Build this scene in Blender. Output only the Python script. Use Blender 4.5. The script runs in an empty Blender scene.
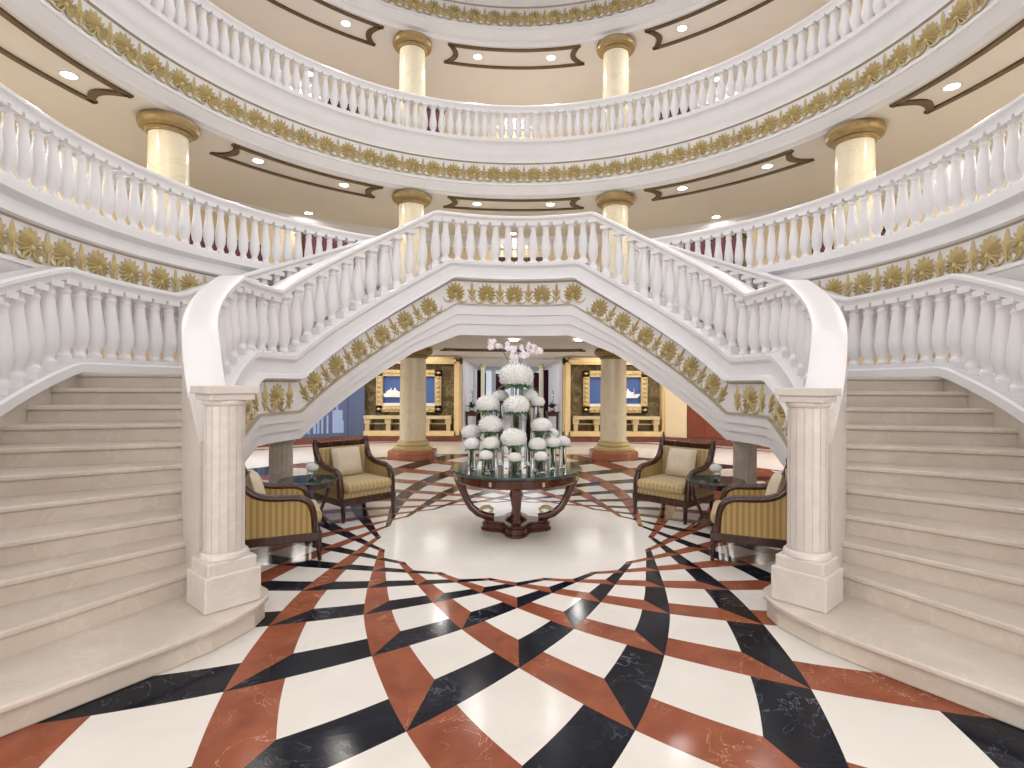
import bpy, math, random
from mathutils import Vector, Matrix
random.seed(7)
S = bpy.context.scene
COL = S.collection
R_ = math.radians
CY = 6.70                      # rotunda axis: x=0, y=CY
def P(th, r, z=0.0):           # th: degrees from the camera side, positive to the left
    a = R_(th); return Vector((-r*math.sin(a), CY - r*math.cos(a), z))

# ------------------------------------------------------------------ materials
def new_mat(name):
    m = bpy.data.materials.new(name); m.use_nodes = True
    nt = m.node_tree
    return m, nt, nt.nodes['Principled BSDF']
def ramp(nt, fac, stops):
    n = nt.nodes.new('ShaderNodeValToRGB'); e = n.color_ramp.elements
    while len(e) < len(stops): e.new(0.5)
    for k, (p, c) in enumerate(stops): e[k].position = p; e[k].color = (*c, 1)
    nt.links.new(fac, n.inputs[0]); return n
def noise(nt, scale, detail=5, dist=0.0, coord='Object', rough=.55):
    tc = nt.nodes.new('ShaderNodeTexCoord'); n = nt.nodes.new('ShaderNodeTexNoise')
    n.inputs['Scale'].default_value = scale; n.inputs['Detail'].default_value = detail
    n.inputs['Distortion'].default_value = dist; n.inputs['Roughness'].default_value = rough
    nt.links.new(tc.outputs[coord], n.inputs['Vector']); return n
def simple(name, c1, c2=None, rough=.5, metal=0.0, scale=6, spec=.5, bump=0, coat=0, dist=0):
    m, nt, b = new_mat(name)
    c2 = c2 or tuple(x*.94 for x in c1)
    n = noise(nt, scale, dist=dist); r = ramp(nt, n.outputs[0], [(.35, c1), (.68, c2)])
    nt.links.new(r.outputs[0], b.inputs['Base Color'])
    b.inputs['Roughness'].default_value = rough; b.inputs['Metallic'].default_value = metal
    b.inputs['Specular IOR Level'].default_value = spec; b.inputs['Coat Weight'].default_value = coat
    if bump:
        bp = nt.nodes.new('ShaderNodeBump'); bp.inputs['Strength'].default_value = bump; bp.inputs['Distance'].default_value = .01
        nt.links.new(n.outputs[0], bp.inputs['Height']); nt.links.new(bp.outputs[0], b.inputs['Normal'])
    return m
def emit(name, c, s):
    m, nt, b = new_mat(name)
    b.inputs['Base Color'].default_value = (*c, 1)
    b.inputs['Emission Color'].default_value = (*c, 1); b.inputs['Emission Strength'].default_value = s
    return m
def marble(name, c1, c2, vein, scale=1.6, vs=2.2, rough=.25, vw=.02):
    m, nt, b = new_mat(name)
    n = noise(nt, scale, 8, .4); r = ramp(nt, n.outputs[0], [(.3, c1), (.7, c2)])
    v = noise(nt, vs, 6, 1.2)
    s = nt.nodes.new('ShaderNodeMath'); s.operation = 'SUBTRACT'; s.inputs[1].default_value = .5; nt.links.new(v.outputs[0], s.inputs[0])
    a = nt.nodes.new('ShaderNodeMath'); a.operation = 'ABSOLUTE'; nt.links.new(s.outputs[0], a.inputs[0])
    vr = ramp(nt, a.outputs[0], [(0, (1, 1, 1)), (vw, (0, 0, 0))])
    mx = nt.nodes.new('ShaderNodeMix'); mx.data_type = 'RGBA'
    mu = nt.nodes.new('ShaderNodeMath'); mu.operation = 'MULTIPLY'; mu.inputs[1].default_value = .5
    nt.links.new(vr.outputs[0], mu.inputs[0]); nt.links.new(mu.outputs[0], mx.inputs[0])
    nt.links.new(r.outputs[0], mx.inputs[6]); mx.inputs[7].default_value = (*vein, 1)
    nt.links.new(mx.outputs[2], b.inputs['Base Color']); b.inputs['Roughness'].default_value = rough
    return m
def stripes(name, ca, cb, freq, axis=0, rough=.75):
    m, nt, b = new_mat(name)
    tc = nt.nodes.new('ShaderNodeTexCoord'); sp = nt.nodes.new('ShaderNodeSeparateXYZ'); nt.links.new(tc.outputs['Object'], sp.inputs[0])
    mu = nt.nodes.new('ShaderNodeMath'); mu.operation = 'MULTIPLY'; mu.inputs[1].default_value = freq; nt.links.new(sp.outputs[axis], mu.inputs[0])
    si = nt.nodes.new('ShaderNodeMath'); si.operation = 'SINE'; nt.links.new(mu.outputs[0], si.inputs[0])
    mr = nt.nodes.new('ShaderNodeMapRange'); mr.inputs[1].default_value = -1; nt.links.new(si.outputs[0], mr.inputs[0])
    r = ramp(nt, mr.outputs[0], [(.3, ca), (.62, cb)])
    nt.links.new(r.outputs[0], b.inputs['Base Color']); b.inputs['Roughness'].default_value = rough
    b.inputs['Sheen Weight'].default_value = .2
    return m
def wood(name, c1, c2, rough=.25, axis_scale=(14, 14, 1.5)):
    m, nt, b = new_mat(name)
    tc = nt.nodes.new('ShaderNodeTexCoord'); mp = nt.nodes.new('ShaderNodeMapping'); mp.inputs['Scale'].default_value = axis_scale
    n = nt.nodes.new('ShaderNodeTexNoise'); n.inputs['Scale'].default_value = 2; n.inputs['Detail'].default_value = 6; n.inputs['Distortion'].default_value = .6
    nt.links.new(tc.outputs['Object'], mp.inputs[0]); nt.links.new(mp.outputs[0], n.inputs['Vector'])
    r = ramp(nt, n.outputs[0], [(.35, c1), (.7, c2)]); nt.links.new(r.outputs[0], b.inputs['Base Color'])
    b.inputs['Roughness'].default_value = rough; b.inputs['Coat Weight'].default_value = .3; b.inputs['Coat Roughness'].default_value = .1
    return m
def glass(name, col=(1, 1, 1), ior=1.45, rough=0.0):
    m, nt, b = new_mat(name)
    b.inputs['Base Color'].default_value = (*col, 1); b.inputs['Transmission Weight'].default_value = 1
    b.inputs['IOR'].default_value = ior; b.inputs['Roughness'].default_value = rough
    return m

M = {}
M['palegold'] = simple('pale_gilt', (.66, .53, .30), (.52, .40, .20), .45, .2, scale=25)
M['white'] = simple('white_plaster', (.77, .77, .80), (.74, .74, .775), .42, scale=3)
M['white_rail'] = simple('white_lacquer', (.79, .79, .82), (.77, .77, .805), .3, scale=2)
M['fillet'] = simple('tan_gilt_fillet', (.44, .37, .28), (.38, .32, .24), .5, .0)
M['gold'] = simple('gilded_plaster', (.58, .475, .25), (.48, .385, .185), .42, .12, scale=30)
M['bronze'] = simple('bronze_gilt', (.36, .26, .12), (.27, .19, .08), .42, .45, scale=14)
M['dkbronze'] = simple('dark_bronze_moulding', (.13, .080, .035), (.08, .05, .022), .4, .3, scale=30)
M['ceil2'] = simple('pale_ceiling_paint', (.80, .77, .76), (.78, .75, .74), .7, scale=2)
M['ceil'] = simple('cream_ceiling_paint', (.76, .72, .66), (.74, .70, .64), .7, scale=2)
M['wall'] = simple('warm_cream_wall', (.70, .58, .40), (.66, .54, .36), .6, scale=2)
M['colm'] = marble('cream_column_marble', (.81, .74, .57), (.76, .68, .50), (.68, .57, .38), 1.2, 1.5, .16)
M['stair'] = marble('beige_stair_marble', (.63, .57, .51), (.57, .51, .45), (.69, .63, .57), 3.0, 2.4, .3, .03)
M['newel'] = marble('pale_pink_marble', (.66, .62, .60), (.60, .555, .53), (.72, .68, .66), 3.0, 2.2, .3, .03)
M['grey'] = marble('grey_column_marble', (.50, .45, .40), (.38, .34, .30), (.60, .56, .52), 3, 3, .3, .03)
M['redm'] = marble('terracotta_marble', (.44, .17, .10), (.33, .12, .07), (.55, .30, .2), 3, 3, .2, .02)
M['redbase'] = marble('dark_red_baseboard_marble', (.20, .065, .04), (.14, .045, .03), (.3, .14, .1), 3, 3, .2, .02)
M['mahog'] = wood('mahogany', (.060, .018, .010), (.028, .009, .006), .22)
M['mahog_red'] = wood('red_mahogany', (.085, .020, .010), (.045, .011, .006), .2)
M['panelwood'] = wood('red_brown_wood_panel', (.22, .050, .022), (.13, .028, .013), .3)
M['gtop'] = marble('green_black_marble', (.030, .060, .055), (.015, .03, .03), (.08, .13, .11), 4, 4, .06, .03)
M['fabric'] = stripes('gold_striped_fabric', (.36, .235, .075), (.50, .36, .15), 110, 1)
M['fabricx'] = stripes('gold_striped_fabric_seat', (.40, .29, .13), (.50, .385, .20), 110, 0)
M['pillow'] = simple('champagne_cushion', (.66, .58, .46), (.60, .52, .40), .7, scale=20, bump=.1)
M['petal'] = simple('white_petals', (.92, .92, .91), (.86, .87, .87), .6, scale=40, bump=.3)
M['orchid'] = simple('white_orchid', (.88, .86, .90), (.82, .76, .86), .5, scale=20)
M['leaf'] = simple('green_leaf', (.045, .12, .035), (.02, .06, .02), .45, scale=12)
M['stem'] = simple('green_stem', (.10, .20, .06), (.06, .13, .04), .5)
M['glass'] = glass('clear_glass', (.97, 1, .99), 1.25)
M['lamp'] = emit('lamp_glow', (1, .97, .95), 26)
M['chrome'] = simple('white_trim_ring', (.8, .8, .8), None, .3)
M['onyx'] = marble('dark_onyx', (.16, .125, .065), (.075, .055, .03), (.35, .28, .15), 2.5, 1.8, .12, .05)
M['goldmarble'] = marble('honey_marble', (.80, .62, .35), (.74, .55, .28), (.84, .70, .45), 2, 2, .25, .03)
M['beigestone'] = marble('beige_stone', (.66, .54, .32), (.56, .45, .26), (.74, .63, .42), 3, 3, .3)
M['blueback'] = emit('blue_display_backdrop', (.05, .105, .30), .22)
M['shipwhite'] = simple('ship_white', (.85, .86, .88), None, .4)
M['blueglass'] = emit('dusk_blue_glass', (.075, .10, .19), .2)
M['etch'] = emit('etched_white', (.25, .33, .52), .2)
M['maroon'] = simple('maroon_velvet', (.10, .012, .022), (.06, .008, .014), .7, scale=8)
M['daywin'] = emit('daylit_window', (.80, .90, 1.0), .5)
M['bounce_floor'] = simple('pale_gallery_bounce', (.74, .70, .65), (.68, .64, .59), .4, scale=2)  # unseen gallery floors, made pale to bounce light up to the ceilings
M['candle'] = simple('candle_wax', (.9, .88, .84), None, .5)
M['silver'] = simple('brushed_silver', (.7, .7, .72), None, .25, 1.0)

def floor_mat():
    m, nt, b = new_mat('inlaid_marble_floor')
    N, L = nt.nodes, nt.links
    def mth(op, a, c=None, clamp=False):
        n = N.new('ShaderNodeMath'); n.operation = op; n.use_clamp = clamp
        for k, v in enumerate((a, c)):
            if v is None: continue
            if isinstance(v, (int, float)): n.inputs[k].default_value = v
            else: L.new(v, n.inputs[k])
        return n.outputs[0]
    geo = N.new('ShaderNodeNewGeometry'); sp = N.new('ShaderNodeSeparateXYZ'); L.new(geo.outputs['Position'], sp.inputs[0])
    x = sp.outputs[0]; y = mth('SUBTRACT', CY, sp.outputs[1])
    r = mth('SQRT', mth('ADD', mth('MULTIPLY', x, x), mth('MULTIPLY', y, y)))
    ang = mth('MULTIPLY', mth('ARCTAN2', x, y), 180/math.pi/9.0)      # in 9 degree units
    fc = N.new('ShaderNodeFloatCurve'); cv = fc.mapping.curves[0]
    tab = [(1.0, -6.5), (1.50, -3), (1.69, -1), (1.8085, 0), (1.999, 1), (2.288, 2), (2.70, 3), (3.216, 4), (3.896, 5), (4.70, 6), (5.63, 7), (6.69, 8), (7.9, 9)]
    while len(cv.points) < len(tab): cv.points.new(.5, .5)
    for p, (rr, k) in zip(cv.points, tab): p.location = (rr/8.0, (k+7)/17.0); p.handle_type = 'AUTO'
    fc.mapping.update(); L.new(mth('DIVIDE', r, 8.0), fc.inputs['Value'])
    idx = mth('SUBTRACT', mth('MULTIPLY', fc.outputs[0], 17.0), 7.0)
    w = .36
    a = mth('FRACT', mth('ADD', mth('MULTIPLY', mth('SUBTRACT', ang, idx), .5), 40.0))
    bb = mth('SUBTRACT', 1.0, mth('FRACT', mth('ADD', mth('MULTIPLY', mth('ADD', ang, idx), .5), 40.0)))
    inA = mth('LESS_THAN', a, w); inB = mth('LESS_THAN', bb, w)
    agtb = mth('GREATER_THAN', a, bb)
    both = mth('MULTIPLY', inA, inB)
    black = mth('MAXIMUM', mth('MULTIPLY', inB, mth('SUBTRACT', 1, inA)), mth('MULTIPLY', both, agtb))
    red = mth('MAXIMUM', mth('MULTIPLY', inA, mth('SUBTRACT', 1, inB)), mth('MULTIPLY', both, mth('SUBTRACT', 1, agtb)))
    fu = mth('FLOOR', mth('ADD', mth('MULTIPLY', mth('SUBTRACT', ang, idx), .5), 40.0))
    fv = mth('FLOOR', mth('ADD', mth('MULTIPLY', mth('ADD', ang, idx), .5), 40.0))
    nn = mth('ADD', mth('SUBTRACT', fv, fu), 1.0)
    inner = mth('MAXIMUM', mth('GREATER_THAN', nn, -.5), mth('MULTIPLY', both, mth('GREATER_THAN', nn, -1.5)))
    zone = mth('MULTIPLY', inner, mth('LESS_THAN', r, 7.3))
    black = mth('MULTIPLY', black, zone); red = mth('MULTIPLY', red, zone)
    ringln = mth('MULTIPLY', mth('GREATER_THAN', r, 7.3), mth('LESS_THAN', r, 7.42))
    black = mth('MAXIMUM', black, ringln)
    ring2 = mth('MULTIPLY', mth('GREATER_THAN', r, 10.55), mth('LESS_THAN', r, 10.75)); red = mth('MAXIMUM', red, ring2)
    def stone(stops, scale, veincol, vs, vw, amt, dist=1.5):
        n = noise(nt, scale, 8, .5); c = ramp(nt, n.outputs[0], stops)
        v = noise(nt, vs, 7, dist)
        t = mth('ABSOLUTE', mth('SUBTRACT', v.outputs[0], .5)); vr = ramp(nt, t, [(0, (1, 1, 1)), (vw, (0, 0, 0))])
        mask = noise(nt, vs*.6, 3, 0); mk = ramp(nt, mask.outputs[0], [(.48, (0, 0, 0)), (.62, (1, 1, 1))])
        f = mth('MULTIPLY', mth('MULTIPLY', vr.outputs[0], mk.outputs[0]), amt)
        mx = N.new('ShaderNodeMix'); mx.data_type = 'RGBA'; L.new(f, mx.inputs[0]); L.new(c.outputs[0], mx.inputs[6]); mx.inputs[7].default_value = (*veincol, 1)
        return mx.outputs[2]
    cw = stone([(.3, (.73, .70, .67)), (.7, (.66, .625, .59))], 1.4, (.60, .53, .46), 1.1, .012, .35)
    cr = stone([(.3, (.30, .095, .050)), (.7, (.20, .058, .031))], 3.5, (.62, .36, .25), 2.2, .008, .9, 2.5)
    cb = stone([(.3, (.004, .005, .008)), (.7, (.012, .014, .024))], 3.0, (.16, .18, .24), 2.6, .010, .8, 2.5)
    m1 = N.new('ShaderNodeMix'); m1.data_type = 'RGBA'; L.new(red, m1.inputs[0]); L.new(cw, m1.inputs[6]); L.new(cr, m1.inputs[7])
    m2 = N.new('ShaderNodeMix'); m2.data_type = 'RGBA'; L.new(black, m2.inputs[0]); L.new(m1.outputs[2], m2.inputs[6]); L.new(cb, m2.inputs[7])
    L.new(m2.outputs[2], b.inputs['Base Color'])
    b.inputs['Roughness'].default_value = .14; b.inputs['Specular IOR Level'].default_value = .12
    return m
M['floor'] = floor_mat()

# ------------------------------------------------------------------ mesh helpers
class MB:
    def __init__(s): s.v = []; s.f = []; s.mi = []
    def add(s, verts, faces, mi=0):
        o = len(s.v); s.v += [tuple(p) for p in verts]
        for k, f in enumerate(faces):
            s.f.append(tuple(i+o for i in f)); s.mi.append(mi[k] if isinstance(mi, list) else mi)
        return s
    def box(s, c, d, mi=0, rz=0, mat=None):
        x, y, z = d[0]/2, d[1]/2, d[2]/2
        vs = [Vector((a*x, b*y, e*z)) for e in (-1, 1) for b in (-1, 1) for a in (-1, 1)]
        rm = mat or Matrix.Rotation(rz, 3, 'Z')
        vs = [rm @ p + Vector(c) for p in vs]
        return s.add(vs, [(0, 2, 3, 1), (4, 5, 7, 6), (0, 1, 5, 4), (2, 6, 7, 3), (0, 4, 6, 2), (1, 3, 7, 5)], mi)
    def lathe(s, prof, seg=16, c=(0, 0, 0), mi=0, cap=True, rot=0):
        vs = []; fs = []
        for r, z in prof:
            for k in range(seg):
                a = 2*math.pi*k/seg + rot; vs.append((c[0]+r*math.cos(a), c[1]+r*math.sin(a), c[2]+z))
        n = len(prof)
        for i in range(n-1):
            for k in range(seg):
                k2 = (k+1) % seg; fs.append((i*seg+k, i*seg+k2, (i+1)*seg+k2, (i+1)*seg+k))
        if cap: fs.append(tuple(range(seg-1, -1, -1))); fs.append(tuple((n-1)*seg+k for k in range(seg)))
        return s.add(vs, fs, mi)
    def prism(s, poly, z0, z1, mi=0):
        n = len(poly)
        a = sum(poly[i][0]*poly[(i+1) % n][1]-poly[(i+1) % n][0]*poly[i][1] for i in range(n))
        if a < 0: poly = poly[::-1]
        vs = [(p[0], p[1], z0) for p in poly]+[(p[0], p[1], z1) for p in poly]
        fs = [tuple(range(n-1, -1, -1)), tuple(range(n, 2*n))]+[(i, (i+1) % n, n+(i+1) % n, n+i) for i in range(n)]
        return s.add(vs, fs, mi)
    def sweep(s, prof, ths, zf=None, mi=0, caps=True):
        """closed profile [(r, dz)] carried along angles ths; zf(th, dz) -> z"""
        zf = zf or (lambda t, d: d)
        n = len(prof); vs = []; fs = []; ms = []
        for t in ths:
            for r, d in prof: vs.append(P(t, r, zf(t, d)))
        for i in range(len(ths)-1):
            for k in range(n):
                k2 = (k+1) % n
                fs.append((i*n+k, i*n+k2, (i+1)*n+k2, (i+1)*n+k)); ms.append(mi[k] if isinstance(mi, list) else mi)
        if caps:
            m0 = 0 if isinstance(mi, list) else mi
            fs.append(tuple(range(n-1, -1, -1))); fs.append(tuple((len(ths)-1)*n+k for k in range(n))); ms += [m0, m0]
        return s.add(vs, fs, ms)
    def tube(s, pts, rad, seg=8, mi=0, flat=1.0, up=None):
        pts = [Vector(p) for p in pts]; vs = []; fs = []
        n = len(pts); prev = None
        for i, p in enumerate(pts):
            t = (pts[min(i+1, n-1)]-pts[max(i-1, 0)]).normalized()
            u = Vector(up) if up else (prev if prev else (Vector((0, 0, 1)) if abs(t.z) < .9 else Vector((1, 0, 0))))
            a = u.cross(t); a = a.normalized() if a.length > 1e-6 else Vector((1, 0, 0)); bb = t.cross(a).normalized(); prev = bb
            rr = rad[i] if isinstance(rad, (list, tuple)) else rad
            for k in range(seg):
                an = 2*math.pi*k/seg + math.pi/seg; vs.append(p + a*rr*flat*math.cos(an) + bb*rr*math.sin(an))
        for i in range(n-1):
            for k in range(seg): fs.append((i*seg+k, i*seg+(k+1) % seg, (i+1)*seg+(k+1) % seg, (i+1)*seg+k))
        fs.append(tuple(range(seg-1, -1, -1))); fs.append(tuple((n-1)*seg+k for k in range(seg)))
        return s.add(vs, fs, mi)
    def extrude(s, poly, axis, c0, c1, mi=0):
        """poly of 2-D points in the two other axes, extruded along axis"""
        def p3(a, b, c): return {0: (c, a, b), 1: (a, c, b), 2: (a, b, c)}[axis]
        n = len(poly); vs = [p3(a, b, c0) for a, b in poly]+[p3(a, b, c1) for a, b in poly]
        return s.add(vs, [tuple(range(n)), tuple(range(2*n-1, n-1, -1))]+[(i, n+i, n+(i+1) % n, (i+1) % n) for i in range(n)], mi)
    def mesh(s, name, mats, smooth=True, ang=35):
        me = bpy.data.meshes.new(name); me.from_pydata(s.v, [], s.f)
        for m in (mats if isinstance(mats, (list, tuple)) else [mats]): me.materials.append(m)
        me.polygons.foreach_set('material_index', s.mi)
        import bmesh
        bm = bmesh.new(); bm.from_mesh(me); bmesh.ops.recalc_face_normals(bm, faces=bm.faces); bm.to_mesh(me); bm.free()
        me.polygons.foreach_set('use_smooth', [smooth]*len(me.polygons))
        if smooth: me.set_sharp_from_angle(angle=R_(ang))
        me.update(); return me
    def build(s, name, mats, parent=None, smooth=True, ang=35, loc=None, bevel=0):
        return link(name, s.mesh(name, mats, smooth, ang), parent, loc, bevel)
def link(name, me, parent=None, loc=None, bevel=0):
    o = bpy.data.objects.new(name, me); COL.objects.link(o)
    if parent: o.parent = parent
    if loc is not None: o.location = loc
    if bevel:
        b = o.modifiers.new('b', 'BEVEL'); b.width = bevel; b.segments = 2; b.limit_method = 'ANGLE'
    return o
def tag(o, label, cat, group=None):
    o['label'] = label; o['category'] = cat; o['kind'] = 'thing'
    if group: o['group'] = group
    return o
def thing(name, label, cat, loc=(0, 0, 0), rz=0, group=None):
    o = bpy.data.objects.new(name, None); COL.objects.link(o); o.empty_display_size = .1
    o.location = loc; o.rotation_euler = (0, 0, rz); return tag(o, label, cat, group)
def struct(o): o['kind'] = 'structure'; return o
def arange(a, b, step):
    n = max(1, int(round(abs(b-a)/step))); return [a+(b-a)*k/n for k in range(n+1)]
def side(s): return 'left' if s > 0 else 'right'

# ------------------------------------------------------------------ heights
F1, F2 = 3.80, 7.35            # gallery floors
C0, C1, C2 = 2.72, 6.22, 9.80  # ceilings
H = 0.1773                     # riser
LAND = 1.95
def Lin(t, dz=0.0):            # inner string line (mirrored by abs), knees move with the height of the band
    t = abs(t); t = 360-t if t > 180 else t
    u = t + (4.7 if dz > 0 else 1.8)*dz
    if dz < -.53: dz = -.53 + (dz+.53)*(.70+.30*min(1, max(0, (t-147)/14)))
    if u < 90: return LAND - .028*(90-u) + dz
    if u < 107: return LAND + dz
    if u < 159.8: return LAND + (F1-LAND)*(u-107)/(159.8-107) + dz
    return F1 + dz
def Lout(t, dz=0.0):
    t = abs(t); u = t + 1.6*(dz-.6)
    if u < 84.6: return LAND - .0300*(84.6-u) + dz
    if u < 105.6: return LAND + dz
    return LAND + (F1-LAND)*min(1.0, (u-105.6)/46.4) + dz

# ------------------------------------------------------------------ shared pieces
def baluster_mesh(w):
    m = MB()
    m.box((0, 0, -.01), (w*1.15, w*1.15, .10)); m.box((0, 0, .965), (w*.95, w*.95, .07))
    r = w/2
    prof = [(.66, .04), (.74, .055), (.74, .085), (.60, .10), (.56, .13), (.62, .155), (.86, .22), (1.0, .31), (.99, .39), (.91, .50), (.76, .62), (.64, .73), (.58, .80), (.60, .825), (.68, .84), (.68, .865), (.56, .88), (.62, .91), (.72, .93)]
    m.lathe([(a*r, z) for a, z in prof], 14)
    return m.mesh('baluster', M['white_rail'], True, 40)
BAL_IN = baluster_mesh(.176); BAL_OUT = baluster_mesh(.205); BAL_G = baluster_mesh(.165)
def put_baluster(me, parent, th, r, z, h):
    o = link('baluster', me, parent, P(th, r, z)); o.rotation_euler = (0, 0, -R_(th)); o.scale = (1, 1, h); return o

def petal(m, x, z, ang, ln, wd, dp, y0=0.0):
    d = Vector((math.sin(ang), 0, math.cos(ang))); n = Vector((d.z, 0, -d.x))
    vs = []; q = 5
    for i in range(q+1):
        t = i/q; wv = wd*math.sin(math.pi*(.10+.86*t))*(0.6+.55*t); base = Vector((x, 0, z))+d*ln*t
        hgt = y0+dp*math.sin(math.pi*(.12+.8*t))
        vs += [base-n*wv + Vector((0, -.004, 0)), base+Vector((0, hgt, 0)), base+n*wv + Vector((0, -.004, 0))]
    fs = []
    for i in range(q):
        for k in range(2): a = i*3+k; fs.append((a, a+1, a+4, a+3))
    m.add(vs, fs)
def shell_mesh():
    m = MB()
    for k in range(13):
        a = R_(-138+23*k); ln = .185+.025*math.cos(a); petal(m, 0, -.025, a, ln, .036, .046)
    bk = [(0, 0, 0)]+[(  .115*math.sin(2*math.pi*k/20), 0, .115*math.cos(2*math.pi*k/20)) for k in range(20)]
    m.add([(x, .010 if k == 0 else -.006, z+.005) for k, (x, y, z) in enumerate(bk)], [(0, 1+k, 1+(k+1) % 20) for k in range(20)])
    m.lathe([(.0, .05), (.02, .047), (.036, .03), (.042, 0)], 10, cap=False)
    # turn the boss to face outwards
    nb = 10*4
    for i in range(len(m.v)-nb, len(m.v)):
        x, y, z = m.v[i]; m.v[i] = (x, z, y-.05)
    for s in (-1, 1):
        m.tube([(s*.012, .012, -.06), (s*.03, .016, -.13), (s*.075, .016, -.175), (s*.14, .014, -.185), (s*.20, .012, -.16), (s*.235, .01, -.10)], [.016, .015, .014, .013, .012, .006], 6)
        m.tube([(s*.14, .012, -.185), (s*.105, .014, -.15), (s*.085, .012, -.12), (s*.10, .01, -.10), (s*.118, .01, -.118)], .009, 5)
    return m.mesh('shell_ornament', M['gold'], True, 60)
def spray_mesh():
    m = MB()
    petal(m, 0, -.05, 0, .245, .036, .035)
    for s in (-1, 1):
        petal(m, s*.008, -.07, s*R_(24), .16, .026, .028); petal(m, s*.004, -.14, s*R_(36), .12, .022, .024)
    m.tube([(0, .01, -.17), (0, .014, -.10), (0, .012, -.02)], [.016, .014, .008], 6)
    return m.mesh('leaf_spray', M['gold'], True, 60)
SHELL = shell_mesh(); SPRAY = spray_mesh()
def ornament(name, me, parent, th, r, z, slope=0.0, sc=1.0):
    a = R_(th); t = Vector((-math.cos(a), math.sin(a), 0)); n = Vector((math.sin(a), math.cos(a), 0)); up = Vector((0, 0, 1))
    sl = math.atan(slope); sd = t*math.cos(sl)+up*math.sin(sl); u2 = -t*math.sin(sl)+up*math.cos(sl)
    mt = Matrix((-sd, n, u2)).transposed().to_4x4(); mt.translation = P(th, r, z)
    o = link(name, me, parent); o.matrix_local = mt @ Matrix.Scale(sc, 4); return o

def rail_prof(rc, w, th=.14, top=0.0):
    q = [(-1, -.02), (-.8, 0), (.8, 0), (1, -.02), (1, -.055), (.78, -.085), (.72, -th), (-.72, -th), (-.78, -.085), (-1, -.055)]
    return [(rc+a*w, top+b) for a, b in q]

# ------------------------------------------------------------------ floor and shell of the building
m = MB(); m.lathe([(0.01, -.15), (30, -.15), (30, 0), (0.01, 0)], 64, (0, CY+6, 0), cap=False)
fo = struct(m.build('floor', M['floor'], None, False))

ring = arange(0, 360, 3)
L1T = arange(58, 302, 2)
# level 1 gallery slab
prof1 = [(5.40, 3.98), (5.37, 3.97), (5.37, 3.86), (5.40, 3.84), (5.46, 3.80), (5.46, 3.74), (5.43, 3.73), (5.43, 3.64), (5.47, 3.62), (5.50, 3.60),
         (5.50, 3.18), (5.45, 3.175), (5.45, 3.13), (5.47, 3.12), (5.49, 3.02), (5.56, 2.94), (5.58, 2.86), (5.72, 2.80), (5.74, 2.75), (5.80, 2.72), (10.6, 2.72), (10.6, 3.80), (5.62, 3.80), (5.62, 3.98)]
mi = [0]*len(prof1); mi[8] = 1; mi[10] = 1; mi[19] = 2; mi[21] = 3
struct(MB().sweep(prof1, L1T, mi=mi).build('floor_gallery', [M['white'], M['fillet'], M['ceil'], M['bounce_floor']]))
# level 2 gallery slab
prof2 = [(5.72, 7.50), (5.66, 7.49), (5.66, 7.41), (5.69, 7.39), (5.72, 7.33), (5.71, 7.22), (5.75, 7.10), (5.78, 7.02), (5.78, 6.97), (5.82, 6.95),
         (5.82, 6.50), (5.77, 6.495), (5.77, 6.45), (5.80, 6.44), (5.82, 6.38), (5.88, 6.32), (5.90, 6.27), (5.97, 6.24), (5.99, C1), (10.6, C1), (10.6, 7.35), (5.95, 7.35), (5.95, 7.50)]
mi = [0]*len(prof2); mi[8] = 1; mi[10] = 1; mi[18] = 2; mi[20] = 3
struct(MB().sweep(prof2, ring, mi=mi, caps=False).build('ceiling_gallery', [M['white'], M['fillet'], M['ceil'], M['bounce_floor']]))
# level 3 slab
dz3 = C2-C1+.06
prof3 = [(r, C2 if z == C1 else z+dz3) for r, z in prof2]
struct(MB().sweep(prof3, ring, mi=mi, caps=False).build('ceiling_upper', [M['white'], M['fillet'], M['ceil2'], M['bounce_floor']]))
# gallery walls with crown
for nm, z0, z1 in (('wall_gallery', F1, C1), ('wall_upper', F2, C2)):
    q = [(9.45, z0), (9.45, z1-.34), (9.41, z1-.33), (9.41, z1-.22), (9.30, z1-.10), (9.27, z1), (9.8, z1), (9.8, z0)]
    struct(MB().sweep(q, ring, mi=[0, 1, 1, 1, 1, 1, 0, 0], caps=False).build(nm, [M['wall'], M['white']]))
q = [(11.25, 0), (11.25, C0), (11.6, C0), (11.6, 0)]
struct(MB().sweep(q, arange(-137, 137, 2)).build('wall_ground', M['wall']))
m = MB()
m.sweep([(10.58, C0), (11.7, C0), (11.7, C0+.1), (10.58, C0+.1)], L1T)
m.box((0, 22.3, C0+.17), (14, 11, .1)); m.box((0, 22.3, C0-.03), (3.3, 9.0, .1))
struct(m.build('ceiling_ground', M['ceil'], None, False))

# ------------------------------------------------------------------ gallery friezes and balustrades
def frieze(label, name, r, zc, ths_list, step, group, sc=1.0):
    t = thing(name, label, 'frieze', (0, 0, 0), 0, group)
    for a, b in ths_list:
        n = int(round((b-a)/step))
        for k in range(n+1):
            th = a+step*k
            ornament('shell_ornament', SHELL, t, th, r, zc, 0, sc)
            if k < n: ornament('leaf_spray', SPRAY, t, th+step/2, r, zc, 0, sc)
    return t
frieze('gilded shell frieze on the lowest gallery fascia above the left staircase', 'gilded_frieze', 5.49, 3.39, [(73.1, 120.8)], 5.3, 'gilded gallery friezes', 1.0)
frieze('gilded shell frieze on the lowest gallery fascia above the right staircase', 'gilded_frieze', 5.49, 3.39, [(-120.8, -73.1)], 5.3, 'gilded gallery friezes', 1.0)
frieze('gilded shell frieze on the middle ring below the upper balustrade', 'gilded_frieze', 5.81, 6.725, [(180-4.6*20, 180+4.6*20)], 4.6, 'gilded gallery friezes', 1.0)
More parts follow.
